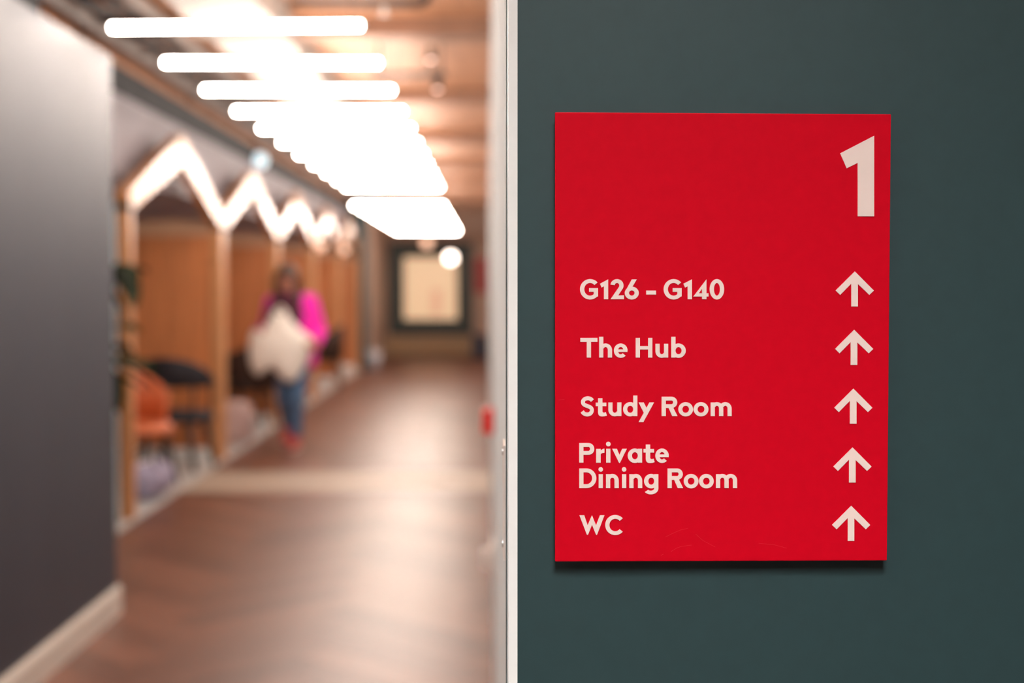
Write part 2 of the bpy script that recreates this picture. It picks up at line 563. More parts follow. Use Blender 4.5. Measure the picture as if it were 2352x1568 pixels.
def make_booth(k):
    y0, y1 = Y0 + BW * k + 0.01, Y0 + BW * (k + 1) - 0.01
    t = thing('timber_booth', 'house-shaped timber booth frame ' + BOOTH_WORDS[k], 'booth', (XP, (y0 + y1) / 2, 0.012), 0, 'row of house-shaped booths')
    h = (y1 - y0) / 2
    ze, za = 1.98, 2.55
    dx = 0.075
    for s in (-1, 1):
        def post(b):
            bm_box(b, (-0.08, s * h - (0.095 if s > 0 else 0), 0), (0, s * h + (0.095 if s < 0 else 0), ze), 0.006)
        po = part('post', post, 'frame', t)
        boxo('bracket', (-0.085, s * h - 0.105 if s > 0 else s * h - 0.005, ze - 0.06), (0.004, s * h + 0.005 if s > 0 else s * h + 0.105, ze - 0.02), 'black', po)

        def rafter(b):
            # outline in the (y, z) plane, mitred at the ridge
            tt = 0.185
            pts = [(s * h, ze - 0.03), (s * h, ze + 0.06), (0, za), (0, za - tt * 1.12), (s * (h - 0.15), ze - 0.03)]
            bm_prism(b, [Vector((-0.08, y, z)) for y, z in pts], Vector((0.085, 0, 0)))
        part('rafter', rafter, 'frame', t)
    # side partition at the far end: boards, rail, skirting
    nb = 12
    for i in range(nb):
        xa = -0.085 - i * 0.185
        boxo('board', (xa - 0.182, h - 0.07, 0.10), (xa, h - 0.02, 1.87), 'wood', t, 0.003)
    boxo('top_rail', (-2.2, h - 0.085, 1.87), (-0.08, h - 0.005, 2.0), 'cap', t, 0.004)
    boxo('skirting', (-2.2, h - 0.08, 0), (-0.08, h - 0.01, 0.10), 'white', t, 0.003)
    return t


for k in range(5):
    t = make_booth(k)
    if k == 0:
        h = BW / 2 - 0.01
        boxo('end_panel', (-2.2, -h + 0.01, 0), (-0.082, -h + 0.06, 1.97), 'paleblue', t, 0.003)

# glowing balls added to imitate bright lit corners on two booth posts
for px_, py_, Y, mm, lab in ((790, 574, 21.9, 'globe_w', 'small glowing amber ball standing in for a highlight between the fourth and last booths'),
                             (737, 566, 18.85, 'globe_w', 'small glowing amber ball standing in for a highlight between the third and fourth booths')):
    q = onY(px_, py_, Y)
    q.x = XP + 0.08
    Y2 = q.x * F / (px_ - 1123.0)
    q = onY(px_, py_, Y2)
    t = thing('highlight_ball', lab, 'light', q)
    part('globe', lambda b: bm_ball(b, (0, 0, 0), 0.055, 16), mm, t, True)
    part('arm', lambda b: bm_tube(b, [(-0.03, 0, 0), (XP - q.x - 0.01, 0, 0)], 0.012, 8), 'black', t)


# ------------------------------------------------------------------ chairs
def tub_chair(name, label, shell, legm, loc, rz, seat_m=None, hgt=0.86, R=0.27, zl=0.40, lr=0.02):
    t = thing(name, label, 'chair', loc, rz, None)

    def back(b):
        # curved wrap-around back: inner/outer wall swept 200 degrees, higher in the middle
        N = 22
        rows = []
        for i in range(N + 1):
            a = math.radians(-105 + 210 * i / N)
            f = math.cos(a * 0.80)
            top = 0.60 + (hgt - 0.60) * max(0, f) ** 0.7
            top = max(top, zl + 0.03)
            flare = 0.03
            ring = []
            for rr, z in ((R - 0.035, zl), (R, zl), (R + flare, top - 0.015), (R + flare - 0.012, top), (R + flare - 0.03, top - 0.012)):
                ring.append(b.verts.new((-math.cos(a) * rr, math.sin(a) * rr, z)))
            rows.append(ring)
        for r0, r1 in zip(rows, rows[1:]):
            for k in range(5):
                b.faces.new((r0[k], r0[(k + 1) % 5], r1[(k + 1) % 5], r1[k]))
        b.faces.new(rows[0])
        b.faces.new(rows[-1][::-1])
    part('backrest', back, shell, t, True)

    def seat(b):
        bm_lathe(b, [(0, 0.38), (R - 0.02, 0.38), (R, 0.40), (R, 0.43), (R - 0.03, 0.46), (R * 0.5, 0.468), (0, 0.47)], (0.02, 0, 0), 26)
    part('seat', seat, seat_m or shell, t, True)
    for sx_ in (-1, 1):
        for sy_ in (-1, 1):
            part('leg', lambda b: bm_tube(b, [(sx_ * 0.15, sy_ * 0.16, 0.39), (sx_ * 0.22, sy_ * 0.22, 0.0)], [lr, lr * 0.65], 10), legm, t, True)
    if zl > 0.45:
        for a_ in (-100, -50, 50, 100):
            a_ = math.radians(a_)
            part('back_post', lambda b: bm_tube(b, [(-math.cos(a_) * (R - 0.03), math.sin(a_) * (R - 0.03), 0.41), (-math.cos(a_) * (R - 0.01), math.sin(a_) * (R - 0.01), zl + 0.03)], 0.012, 8), legm, t, True)
    return t


FZ = 0.012
tub_chair('tub_chair', 'orange shell tub chair in the booth nearest the grey wall', 'orange', 'chairbrown', (-2.58, 10.35, FZ), math.radians(-30), None, 0.88)
tub_chair('tub_chair', 'black curved-back chair by the opening of the nearest booth', 'chairblack', 'black', (-2.47, 11.3, FZ), math.radians(80), None, 0.90, 0.28, 0.66, 0.030)
tub_chair('tub_chair', 'dark brown tub chair behind the legs of the person in pink', 'chairbrown', 'black', (-2.46, 14.62, FZ), math.radians(120), None, 0.84)
tub_chair('tub_chair', 'orange tub chair partly behind the cream cloth bag', 'orange', 'chairbrown', (-2.95, 13.75, FZ), math.radians(20), None, 0.80)
tub_chair('tub_chair', 'dark brown chair set in the mouth of the fourth booth', 'chairbrown', 'black', (-2.32, 20.2, FZ), math.radians(180), None, 0.90, 0.24)
tub_chair('tub_chair', 'dark chair inside the third booth beside the person', 'chairblack', 'black', (-2.48, 17.2, FZ), math.radians(170), None, 0.84)

# pouf in second booth
t = thing('pouf', 'pale pink round pouf with a button top in the second booth', 'pouf', (-2.42, 13.25, FZ))
part('cushion', lambda b: bm_lathe(b, [(0, 0), (0.17, 0), (0.21, 0.03), (0.225, 0.18), (0.21, 0.33), (0.17, 0.37), (0.02, 0.355), (0, 0.352)], (0, 0, 0), 26), 'pink', t, True)
part('button', lambda b: bm_ball(b, (0, 0, 0.357), 0.018, 12, (1, 1, 0.5)), 'sole', t, True)
part('piping', lambda b: bm_lathe(b, [(0.208, 0.325), (0.216, 0.332), (0.208, 0.339), (0.2, 0.332), (0.208, 0.325)], (0, 0, 0), 26), 'sole', t, True)

# duffel bag on the booth floor
t = thing('duffel_bag', 'grey-lilac duffel bag on the pale floor under the orange chair', 'bag', (-2.34, 9.76, FZ), math.radians(80))


def duffel(b):
    N = 14
    rings = []
    for i in range(N + 1):
        x = -0.24 + 0.48 * i / N
        f = (1 - abs(2 * i / N - 1) ** 5) ** 0.5
        f = max(f, 0.05)
        ring = []
        for k in range(18):
            a_ = 2 * PI * k / 18
            y = math.cos(a_) * 0.14 * f
            z = 0.13 + math.sin(a_) * 0.13 * (f if math.sin(a_) > 0 else 0.98 * f)
            z += 0.012 * math.sin(9 * x + 3 * a_) * f
            ring.append(b.verts.new((x, y, max(0, z))))
        rings.append(ring)
    for r0, r1 in zip(rings, rings[1:]):
        for k in range(18):
            b.faces.new((r0[k], r0[(k + 1) % 18], r1[(k + 1) % 18], r1[k]))
    b.faces.new(rings[0])
    b.faces.new(rings[-1])


part('body', duffel, 'bagl', t, True)
for s in (-1, 1):
    part('handle', lambda b: bm_tube(b, [(-0.1, s * 0.12, 0.17), (-0.09, s * 0.08, 0.27), (0, s * 0.05, 0.32), (0.09, s * 0.08, 0.27), (0.1, s * 0.12, 0.17)], 0.010, 8), 'chairblack', t, True)
part('zip', lambda b: bm_box(b, (-0.18, -0.006, 0.245), (0.18, 0.006, 0.262)), 'plate', t)

# ------------------------------------------------------------------ potted plant behind the end of the grey wall
pl = thing('potted_plant', 'tall dark green leafy plant in a grey pot by the first booth', 'plant', (-2.34, 8.10, FZ))
pot_ = part('pot', lambda b: bm_lathe(b, [(0, 0), (0.13, 0), (0.17, 0.36), (0.18, 0.36), (0.18, 0.39), (0.155, 0.39), (0.15, 0.34), (0, 0.34)], (0, 0, 0), 24), 'pot', pl, True)
part('soil', lambda b: bm_lathe(b, [(0.152, 0.345), (0.08, 0.36), (0, 0.365)], (0, 0, 0), 20), 'soil', pot_)


def leaf_bm(b):
    N = 8
    L, Wd = 0.21, 0.055
    prev = None
    for i in range(N + 1):
        u = i / N
        x = L * u
        wd = Wd * math.sin(PI * u ** 0.8) ** 0.8 if 0 < u < 1 else 0.002
        z = -0.10 * u * u
        row = [b.verts.new((x, -wd, z + 0.012)), b.verts.new((x, 0, z)), b.verts.new((x, wd, z + 0.012))]
        if prev:
            b.faces.new((prev[0], prev[1], row[1], row[0]))
            b.faces.new((prev[1], prev[2], row[2], row[1]))
        prev = row


lf = None
rnd = random.Random(11)
stems = [((0, 0), (0.20, 0.02), 1.22), ((0.03, 0.03), (0.26, -0.05), 1.58), ((-0.03, 0.0), (0.10, 0.05), 1.62)]
for (sx0, sy0), (tx, ty), hh in stems:
    pts = [(sx0 + (tx - sx0) * u, sy0 + (ty - sy0) * u + 0.02 * math.sin(5 * u), 0.34 + (hh - 0.34) * u) for u in [i / 8 for i in range(9)]]
    part('stem', lambda b: bm_tube(b, pts, [0.012 - 0.007 * i / 8 for i in range(9)], 8), 'stem', pl, True)
    for i in range(19):
        u = 0.62 + 0.38 * rnd.random()
        if hh > 1.4 and u < 0.86:
            continue
        p = Vector((sx0 + (tx - sx0) * u, sy0 + (ty - sy0) * u, 0.34 + (hh - 0.34) * u))
        if lf is None:
            lf = part('leaf', leaf_bm, 'leaf', pl, True)
            o = lf
        else:
            o = lf.copy()
            COL.objects.link(o)
            o.parent = pl
        o.location = p
        o.rotation_euler = (rnd.uniform(-0.3, 0.3), rnd.uniform(-0.7, 0.5), rnd.uniform(0, 2 * PI))
        s = rnd.uniform(1.0, 1.5)
        o.scale = (s, s, s)
# ------------------------------------------------------------------ far wall furnishings
def rect_frame(b, x0, x1, z0, z1, wd, ya, yb):
    for lo, hi in (((x0, ya, z0), (x1, yb, z0 + wd)), ((x0, ya, z1 - wd), (x1, yb, z1)),
                   ((x0, ya, z0 + wd), (x0 + wd, yb, z1 - wd)), ((x1 - wd, ya, z0 + wd), (x1, yb, z1 - wd))):
        bm_box(b, lo, hi, 0.01)


a, c = onY(893, 556, YB), onY(1085, 768, YB)
pnl = thing('glow_panel', 'cream panel with added glow in a wide dark green frame on the end wall', 'wall_panel', ((a.x + c.x) / 2, YB, c.z))
hw, hh = (c.x - a.x) / 2, a.z - c.z
part('frame', lambda b: rect_frame(b, -hw, hw, 0, hh, 0.32, -0.09, -0.001), 'green', pnl)
pr = boxo('glow_face', (-hw + 0.32, -0.05, 0.30), (hw - 0.32, -0.002, hh - 0.30), 'cream', pnl)
boxo('pink_figure', (0.02, -0.053, 0.42), (0.22, -0.05, 0.95), 'printpink', pr)
q = onY(1106, 632, YB)
nb_ = thing('notice_board', 'small plain red board on the end wall beside the green frame', 'board', (q.x, YB, q.z))
boxo('face', (-0.10, -0.03, -0.36), (0.10, -0.012, 0.36), 'redp', nb_, 0.004)
part('frame', lambda b: rect_frame(b, -0.12, 0.12, -0.38, 0.38, 0.025, -0.035, -0.001), 'redp', nb_)

q = onY(1103, 790, 29.4)
bn = thing('storage_bin', 'navy blue bin on the floor at the end wall', 'bin', (q.x - 0.02, 29.4, 0.0))
part('body', lambda b: bm_prism(b, [Vector(v) for v in ((-0.14, -0.14, 0), (0.14, -0.14, 0), (0.14, 0.14, 0), (-0.14, 0.14, 0))], Vector((0, 0, 0.42))), 'navy', bn)
part('lid', lambda b: bm_box(b, (-0.155, -0.155, 0.42), (0.155, 0.155, 0.46), 0.012), 'navy', bn)

wbn = thing('waste_bin', 'white round waste bin at the foot of the dark column', 'bin', (-2.02, 25.0, 0.0))
part('body', lambda b: bm_lathe(b, [(0, 0), (0.10, 0), (0.125, 0.32), (0.118, 0.32), (0.095, 0.02), (0, 0.02)], (0, 0, 0), 24), 'binw', wbn, True)
part('rim', lambda b: bm_lathe(b, [(0.116, 0.315), (0.132, 0.315), (0.132, 0.335), (0.116, 0.335), (0.116, 0.315)], (0, 0, 0), 24), 'plate', wbn, True)

# ------------------------------------------------------------------ things on the right wall
q = onY(1120, 966, 5.0)
cp = thing('call_point', 'red square fire alarm call point on the white wall', 'alarm', (XR, 5.0, q.z))
boxo('body', (-0.028, -0.0435, -0.045), (0, 0.0435, 0.045), 'call', cp, 0.004)
boxo('front_cover', (-0.040, -0.039, -0.040), (-0.028, 0.039, 0.040), 'call', cp, 0.003)
boxo('button', (-0.042, -0.022, -0.016), (-0.040, 0.022, 0.016), 'plate', cp)

q = onY(1118, 1275, 4.55)
sk = thing('wall_socket', 'white wall socket with a plug pushed in', 'socket', (XR, 4.55, q.z))
boxo('plate', (-0.010, -0.073, -0.043), (0, 0.073, 0.043), 'plate', sk, 0.003)
pg = part('plug', lambda b: bm_prism(b, [Vector((-0.010, y, z)) for y, z in ((-0.055, -0.032), (-0.012, -0.032), (-0.012, 0.012), (-0.022, 0.028), (-0.045, 0.028), (-0.055, 0.012))], Vector((-0.03, 0, 0))), 'plate', sk)
boxo('switch', (-0.014, 0.03, 0.012), (-0.010, 0.042, 0.032), 'plate', sk)

zt, zb = onY(1160, 1012, 1.45).z, onY(1160, 1268, 1.45).z
sp = thing('strike_plate', 'pale metal door strike plate on the white edge of the wall', 'door plate', (XR, 1.45, (zt + zb) / 2))
hz = (zt - zb) / 2


def plate_fn(b):
    bm_box(b, (-0.0022, -0.045, -hz), (0, -0.028, hz))
    bm_box(b, (-0.0022, 0.0, -hz), (0, 0.018, hz))
    bm_box(b, (-0.0022, -0.028, hz - 0.018), (0, 0.0, hz))
    bm_box(b, (-0.0022, -0.028, -hz), (0, 0.0, -hz + 0.030))


part('plate', plate_fn, 'plate', sp)
for zz in (hz - 0.009, -hz + 0.012):
    part('screw', lambda b: bm_tube(b, [(-0.0022, -0.014, zz), (-0.0032, -0.014, zz)], 0.004, 12), 'screw', sp)

# ------------------------------------------------------------------ wayfinding sign
YS = YT - 0.013       # front face of the sign
sign = thing('wayfinding_sign', 'red rectangular wayfinding sign with pale lettering on the teal wall', 'sign', (0, 0, 0))
corners = [onY(1275, 257.5, YS), onY(2047, 262, YS), onY(2037.5, 1287, YS), onY(1275, 1289.5, YS)]
base_pt = (corners[2] + corners[3]) / 2
sign.location = base_pt
corners = [c - base_pt for c in corners]


def board(b):
    bm_prism(b, corners, Vector((0, 0.005, 0)))
    bmesh.ops.bevel(b, geom=[e for e in b.edges], offset=0.0007, segments=2, affect='EDGES', profile=0.5)


part('sign_board', board, 'red', sign)
mid = sum(corners, Vector()) / 4
part('backing_rail', lambda b: [bm_box(b, (mid.x - 0.10, 0.005, mid.z + s * 0.12 - 0.02), (mid.x + 0.10, 0.013, mid.z + s * 0.12 + 0.02)) for s in (-1, 1)], 'steel', sign)


def px2sign(p):
    return onY(p[0], p[1], YS) - base_pt


def glyph_obj(name, polys, label=None):
    """polys: loops of photo pixels -> raised lettering on the sign face"""
    bm = bmesh.new()
    layer, prev = 0, None
    for pl_ in polys:
        # each stroke of a letter is a hair higher than the one before, so overlapping strokes never share a face
        if prev is not None and not any(abs(p[0] - q[0]) + abs(p[1] - q[1]) < 1e-6 for p in pl_ for q in prev):
            layer += 1
        prev = pl_
        bm_prism(bm, [px2sign(p) for p in pl_], Vector((0, -0.0006 - 0.00003 * layer, 0)))
    o = obj(name, bm, 'letter', sign)
    if label:
        o['label'] = label
    return o


def arcpolys(cx, cy, rx, ry, tx, ty, a0, a1, n=28):
    out = []
    prev = None
    for i in range(n + 1):
        a_ = math.radians(a0 + (a1 - a0) * i / n)
        o_ = (cx + rx * math.cos(a_), cy + ry * math.sin(a_))
        i_ = (cx + (rx - tx) * math.cos(a_), cy + (ry - ty) * math.sin(a_))
        if prev:
            out.append([prev[0], o_, i_, prev[1]])
        prev = (o_, i_)
    return out


def rect(x0, y0, x1, y1):
    return [[(x0, y0), (x1, y0), (x1, y1), (x0, y1)]]


def glyph(ch, w, H):
    """loops in px, x right from 0..w, y up from the baseline"""
    s = 0.215 * H
    st = 0.195 * H
    xh = 0.705 * H
    asc = 1.06 * H
    ov = 0.015 * H
    if ch == 'T':
        return rect(0, H - st, w, H) + rect(w / 2 - s / 2, 0, w / 2 + s / 2, H - st)
    if ch == 'H':
        return rect(0, 0, s, H) + rect(w - s, 0, w, H) + rect(s, H * 0.5 - st * 0.45, w - s, H * 0.5 + st * 0.45)
    if ch == 'C':
        R = H / 2 + ov
        rx = R * 1.02
        k = w / (rx * (1 + math.cos(math.radians(42))))
        return arcpolys(rx * k, H / 2, rx * k, R, s, st, 42, 318)
    if ch == 'G':
        R = H / 2 + ov
        cx = R * 0.985
        return arcpolys(cx, H / 2, cx, R, s, st, 42, 318) + rect(cx - 0.05 * H, H * 0.37, w - s * 0.5, H * 0.56) + \
            [[(w - s, H * 0.20), (w - s * 0.5, H * 0.10), (w, H * 0.145), (w, H * 0.56), (w - s, H * 0.56)]]
    if ch == '1':
        return [[(w, H), (0, H * 0.78), (w * 0.195, H * 0.587), (w - s, H * 0.653)], [(w, H), (w - s, H * 0.653), (w - s, 0), (w, 0)]]
    if ch == '2':
        r = w * 0.49
        top = H + ov
        out = arcpolys(w * 0.48, top - r * 0.98, r, r * 0.98, s, st, 172, -38, 24)
        a_ = math.radians(-38)
        o_ = (w * 0.48 + r * math.cos(a_), top - r * 0.98 + r * 0.98 * math.sin(a_))
        i_ = (w * 0.48 + (r - s) * math.cos(a_), top - r * 0.98 + (r * 0.98 - st) * math.sin(a_))
        out += [[o_, i_, (0, 0.0), (w * 0.57, st * 0.98)]]
        out += [[(0, 0), (w, 0), (w, st), (w * 0.57, st * 0.98)]]
        return out
    if ch == '6':
        ry = H * 0.325
        out = arcpolys(w / 2, ry - ov, w / 2, ry, s, st, 0, 360, 40)
        out += [[(w * 0.03, ry + 0.06 * H), (w * 0.50, H), (w * 0.86, H), (w * 0.45, ry * 1.60), (s * 0.9, ry - 0.02 * H)]]
        return out
    if ch == '4':
        def f4(a_, b_):
            return ((a_ - 1632) / 204 * w, (394 - b_) / 272 * H)
        return [[f4(1808, 122), f4(1748, 202), f4(1748, 394), f4(1808, 394)],
                [f4(1748, 202), f4(1632, 357), f4(1705, 312), f4(1748, 250)],
                [f4(1632, 357), f4(1705, 312), f4(1748, 312), f4(1748, 357)],
                [f4(1808, 312), f4(1836, 312), f4(1836, 357), f4(1808, 357)]]
    if ch == '0':
        return arcpolys(w / 2, H / 2, w / 2, H / 2 + ov, s, st, 0, 360, 44)
    if ch == '-':
        return rect(0, H * 0.235, w, H * 0.435)
    if ch == 'o':
        return arcpolys(w / 2, xh / 2, w / 2, xh / 2 + ov, s * 0.97, st * 0.95, 0, 360, 40)
    if ch in 'adgqb':
        ry = xh / 2 + ov
        rx = w / 2 * 1.0
        flip = ch == 'b'
        out = arcpolys(rx if not flip else w - rx, xh / 2, rx, ry, s, st * 0.95, 0, 360, 40)
        x0, x1 = (w - s, w) if not flip else (0, s)
        if ch == 'a':
            out += rect(x0, 0, x1, xh)
        elif ch in 'db':
            out += rect(x0, 0, x1, asc)
        else:
            out += rect(x0, -0.02 * H, x1, xh)
            out += arcpolys(w * 0.47, -0.02 * H, w * 0.53, H * 0.30, s, st * 0.95, 0, -142, 22)
        return out
    if ch == 'e':
        rx, ry = w / 2, xh / 2 + ov
        return arcpolys(rx, xh / 2, rx, ry, s * 0.97, st * 0.92, -8, 315 - 0, 36)[1:] + rect(s * 0.6, xh * 0.40, w * 0.985, xh * 0.59)
    if ch in 'hn':
        rx = w / 2
        ry = rx * 1.02
        out = rect(0, 0, s, asc if ch == 'h' else xh)
        out += arcpolys(w - rx, xh + ov - ry, rx, ry, s, st * 0.95, 0, 150, 22)
        out += rect(w - s, 0, w, xh + ov - ry)
        return out
    if ch == 'm':
        w2 = (w + s) / 2
        out = rect(0, 0, s, xh)
        for xo in (0, w2 - s):
            rx = w2 / 2
            ry = rx * 1.02
            out += arcpolys(xo + w2 - rx, xh + ov - ry, rx, ry, s, st * 0.95, 0, 150, 20)
            out += rect(xo + w2 - s, 0, xo + w2, xh + ov - ry)
        return out
    if ch == 'u':
        rx = w / 2
        ry = rx * 1.02
        return rect(w - s, 0, w, xh) + arcpolys(rx, ry - ov, rx, ry, s, st * 0.95, 180, 330, 22) + rect(0, ry - ov, s, xh)
    if ch == 'i':
        r = w / 2
        return rect(r - s / 2, 0, r + s / 2, xh) + [[(r + r * math.cos(2 * PI * k / 24), asc - r * 0.95 + r * math.sin(2 * PI * k / 24)) for k in range(24)]]
    if ch == 'r':
        return rect(0, 0, w * 0.54, xh * 0.99) + [[(.50 * w, .54 * xh), (.60 * w, .655 * xh), (.80 * w, .705 * xh), (w, .715 * xh), (w, 1.01 * xh), (.82 * w, .99 * xh), (.65 * w, .93 * xh), (.50 * w, .84 * xh)]]
    if ch == 't':
        tail = [(.21, .40), (.21, .25), (.24, .12), (.32, .03), (.45, -.02), (.62, -.025), (.80, -.01), (1.0, .04), (.91, .285), (.78, .25), (.68, .26), (.60, .32), (.60, .40)]
        return rect(.21 * w, .40 * xh, .60 * w, .92 * H) + [[(a_ * w, b_ * xh) for a_, b_ in tail]] + \
            rect(0, .515 * H, .21 * w, .695 * H) + rect(.60 * w, .515 * H, .95 * w, .695 * H)
    if ch == 'v':
        return [[(0, xh), (.32 * w, xh), (.5 * w, .56 * xh), (.5 * w, -.01 * H), (.47 * w, -.01 * H)],
                [(w, xh), (.68 * w, xh), (.5 * w, .56 * xh), (.5 * w, -.01 * H), (.53 * w, -.01 * H)]]
    if ch == 'y':
        return [[(w, xh), (.70 * w, xh), (0, -.44 * xh), (.305 * w, -.44 * xh)],
                [(0, xh), (.33 * w, xh), (.54 * w, .54 * xh), (.34 * w, .22 * xh)]]
    if ch == 'W':
        return [[(0, H), (.196 * w, H), (.33 * w, .49 * H), (.345 * w, 0), (.30 * w, 0)],
                [(.345 * w, 0), (.503 * w, .515 * H), (.503 * w, H), (.33 * w, .49 * H)],
                [(.665 * w, 0), (.668 * w, .49 * H), (.503 * w, H), (.503 * w, .515 * H)],
                [(.665 * w, 0), (.705 * w, 0), (w, H), (.82 * w, H), (.668 * w, .49 * H)]]
    if ch in 'PR':
        bh = H * 0.60 if ch == 'P' else H * 0.58
        r = bh / 2
        out = rect(0, 0, s, H)
        xc = w - r * (1.0 if ch == 'P' else 1.05)
        out += rect(s, H - st, xc, H) + rect(s, H - bh, xc, H - bh + st)
        out += arcpolys(xc, H - r, min(r, w - xc), r, s, st, -90, 90, 24)
        if ch == 'R':
            out += [[(w - s * 1.28, 0), (w, 0), (w * 0.60 + s * 0.30, H - bh + st * 0.5), (w * 0.60 - s * 0.85, H - bh + st * 0.5)]]
        return out
    if ch == 'D':
        r = H / 2
        xc = w - r * 1.02
        return rect(0, 0, s, H) + rect(s, H - st, xc, H) + rect(s, 0, xc, st) + arcpolys(xc, r, r * 1.02, r, s, st, -90, 90, 28)
    if ch == 'S':
        # swept stroke along a smooth S centre line
        h = st / 2
        P = [(0.93, 0.86), (0.80, 0.955), (0.62, 1.0), (0.46, 1.0), (0.26, 0.95), (0.13, 0.83), (0.13, 0.70), (0.24, 0.60), (0.45, 0.535),
             (0.66, 0.475), (0.82, 0.40), (0.89, 0.29), (0.85, 0.15), (0.72, 0.045), (0.52, 0.0), (0.33, 0.02), (0.17, 0.08), (0.05, 0.185)]
        hs = s * 0.46
        P = [(hs + (w - 2 * hs) * min(1.0, max(0, a_)), h - ov + (H + 2 * ov - 2 * h) * b_) for a_, b_ in P]
        # Catmull-Rom refinement
        Q = []
        for i in range(len(P) - 1):
            p0_, p1_, p2_, p3_ = P[max(0, i - 1)], P[i], P[i + 1], P[min(len(P) - 1, i + 2)]
            for k in range(3):
                t_ = k / 3
                Q.append(tuple(0.5 * ((2 * p1_[c]) + (-p0_[c] + p2_[c]) * t_ + (2 * p0_[c] - 5 * p1_[c] + 4 * p2_[c] - p3_[c]) * t_ ** 2 + (-p0_[c] + 3 * p1_[c] - 3 * p2_[c] + p3_[c]) * t_ ** 3) for c in (0, 1)))
        Q.append(P[-1])
        out = []
        prev = None
        for i, p in enumerate(Q):
            a_, b_ = Q[max(0, i - 1)], Q[min(len(Q) - 1, i + 1)]
            dx_, dy_ = b_[0] - a_[0], b_[1] - a_[1]
            l_ = math.hypot(dx_, dy_)
            nx, ny = -dy_ / l_ * h * 1.04, dx_ / l_ * h * 1.04
            cur = ((p[0] + nx, p[1] + ny), (p[0] - nx, p[1] - ny))
            if prev:
                out.append([prev[0], cur[0], cur[1], prev[1]])
            prev = cur
        return out
    return rect(0, 0, w, H)


A7 = (1250.0, 220.0, 830 / 2244)
A8 = (1250.0, 780.0, 830 / 2324)
LINES = [
    (A7, 686.9, 45.6, [('G', 222, 334), ('1', 346, 397), ('2', 412, 495), ('6', 500, 587), ('-', 633, 694), ('G', 741, 853), ('1', 864, 917), ('4', 926, 1020), ('0', 1027, 1117)]),
    (A8, 820.8, 45.0, [('T', 232, 342), ('h', 353, 436), ('e', 448, 536), ('H', 588, 695), ('u', 715, 797), ('b', 817, 910)]),
    (A8, 955.2, 44.5, [('S', 228, 327), ('t', 331, 403), ('u', 412, 496), ('d', 507, 599), ('y', 607, 706), ('R', 755, 857), ('o', 862, 957), ('o', 960, 1056), ('m', 1070, 1205)]),
    (A8, 1062.0, 45.0, [('P', 225, 322), ('r', 334, 387), ('i', 397, 427), ('v', 437, 531), ('a', 537, 629), ('t', 638, 710), ('e', 714, 801)]),
    (A8, 1120.4, 45.0, [('D', 225, 335), ('i', 349, 378), ('n', 397, 479), ('i', 499, 528), ('n', 547, 630), ('g', 642, 734), ('R', 793, 893), ('o', 897, 992), ('o', 995, 1090), ('m', 1104, 1240)]),
    (A8, 1227.6, 44.8, [('W', 226, 387), ('C', 392, 505)]),
]
for A, yb, H, chars in LINES:
    for ch, a_, b_ in chars:
        x0 = A[0] + a_ * A[2]
        wd = (b_ - a_) * A[2]
        g = glyph(ch, wd, H)
        glyph_obj('dash' if ch == '-' else ('digit' if ch.isdigit() else 'letter'), [[(x0 + x, yb - y) for x, y in pl_] for pl_ in g])
big = [(2048, 248), (1837, 357), (1878, 450), (1946, 416), (1946, 748), (2048, 748)]
big = [(A7[0] + x * A7[2], A7[1] + y * A7[2]) for x, y in big]
glyph_obj('floor_digit', [[big[0], big[1], big[2], big[3]], [big[0], big[3], big[4], big[5]]], 'large pale digit 1')
arrow = [(1928, 1090), (1809, 1209), (1837, 1236), (1906, 1166), (1906, 1308), (1947, 1308), (1947, 1168), (2018, 1236), (2046, 1209)]
arrow = [((x - 1928) * A7[2], (y - 1090) * A7[2]) for x, y in arrow]
for tx, ty in ((1963.2, 623), (1961.8, 757), (1960, 892), (1958, 1027), (1955, 1161)):
    P = [(tx + x, ty + y) for x, y in arrow]
    L_half = [P[0], P[1], P[2], P[3], ((P[3][0] + P[6][0]) / 2, P[3][1] - (P[6][0] - P[3][0]) * 0.5)]
    R_half = [P[0], P[8], P[7], P[6], L_half[4]]
    stem_ = [P[3], P[4], P[5], P[6], L_half[4]]
    glyph_obj('arrow', [L_half, R_half, stem_])
# fine pale scratches near the foot of the sign and one at its edge
SCR = [[(780, 1268), (830, 1243), (880, 1222), (925, 1212)], [(815, 1362), (850, 1340), (885, 1328), (950, 1320)],
       [(975, 1250), (1020, 1290), (1100, 1333)], [(1380, 1308), (1480, 1318), (1560, 1340)], [(92, 387), (130, 385)], [(750, 1386), (768, 1378)]]
for sc_ in SCR:
    P = [(A8[0] + x * A8[2], A8[1] + y * A8[2]) for x, y in sc_]
    bm = bmesh.new()
    for p, q in zip(P, P[1:]):
        a_, b_ = px2sign(p), px2sign(q)
        dv = (b_ - a_).normalized()
        nv = Vector((-dv.z, 0, dv.x)) * 0.00009
        bm_prism(bm, [a_ + nv, b_ + nv, b_ - nv, a_ - nv], Vector((0, -0.00008, 0)))
    obj('scratch', bm, 'scratch', sign)

# ------------------------------------------------------------------ the person
PB = Vector((onY(678, 1020, 12.8).x, 12.8, 0.0))
person = thing('person', 'person in a bright pink cardigan and blue jeans walking towards the sign', 'person', PB, 0)


def remeshed(name, fn, m, parent, voxel=0.008, smooth=2):
    bm = bmesh.new()
    fn(bm)
    o = obj(name, bm, m, parent, True)
    r = o.modifiers.new('remesh', 'REMESH')
    r.mode = 'VOXEL'
    r.voxel_size = voxel
    r.use_smooth_shade = True
    if smooth:
        s_ = o.modifiers.new('smooth', 'SMOOTH')
        s_.iterations = smooth
        s_.factor = 0.5
    return o


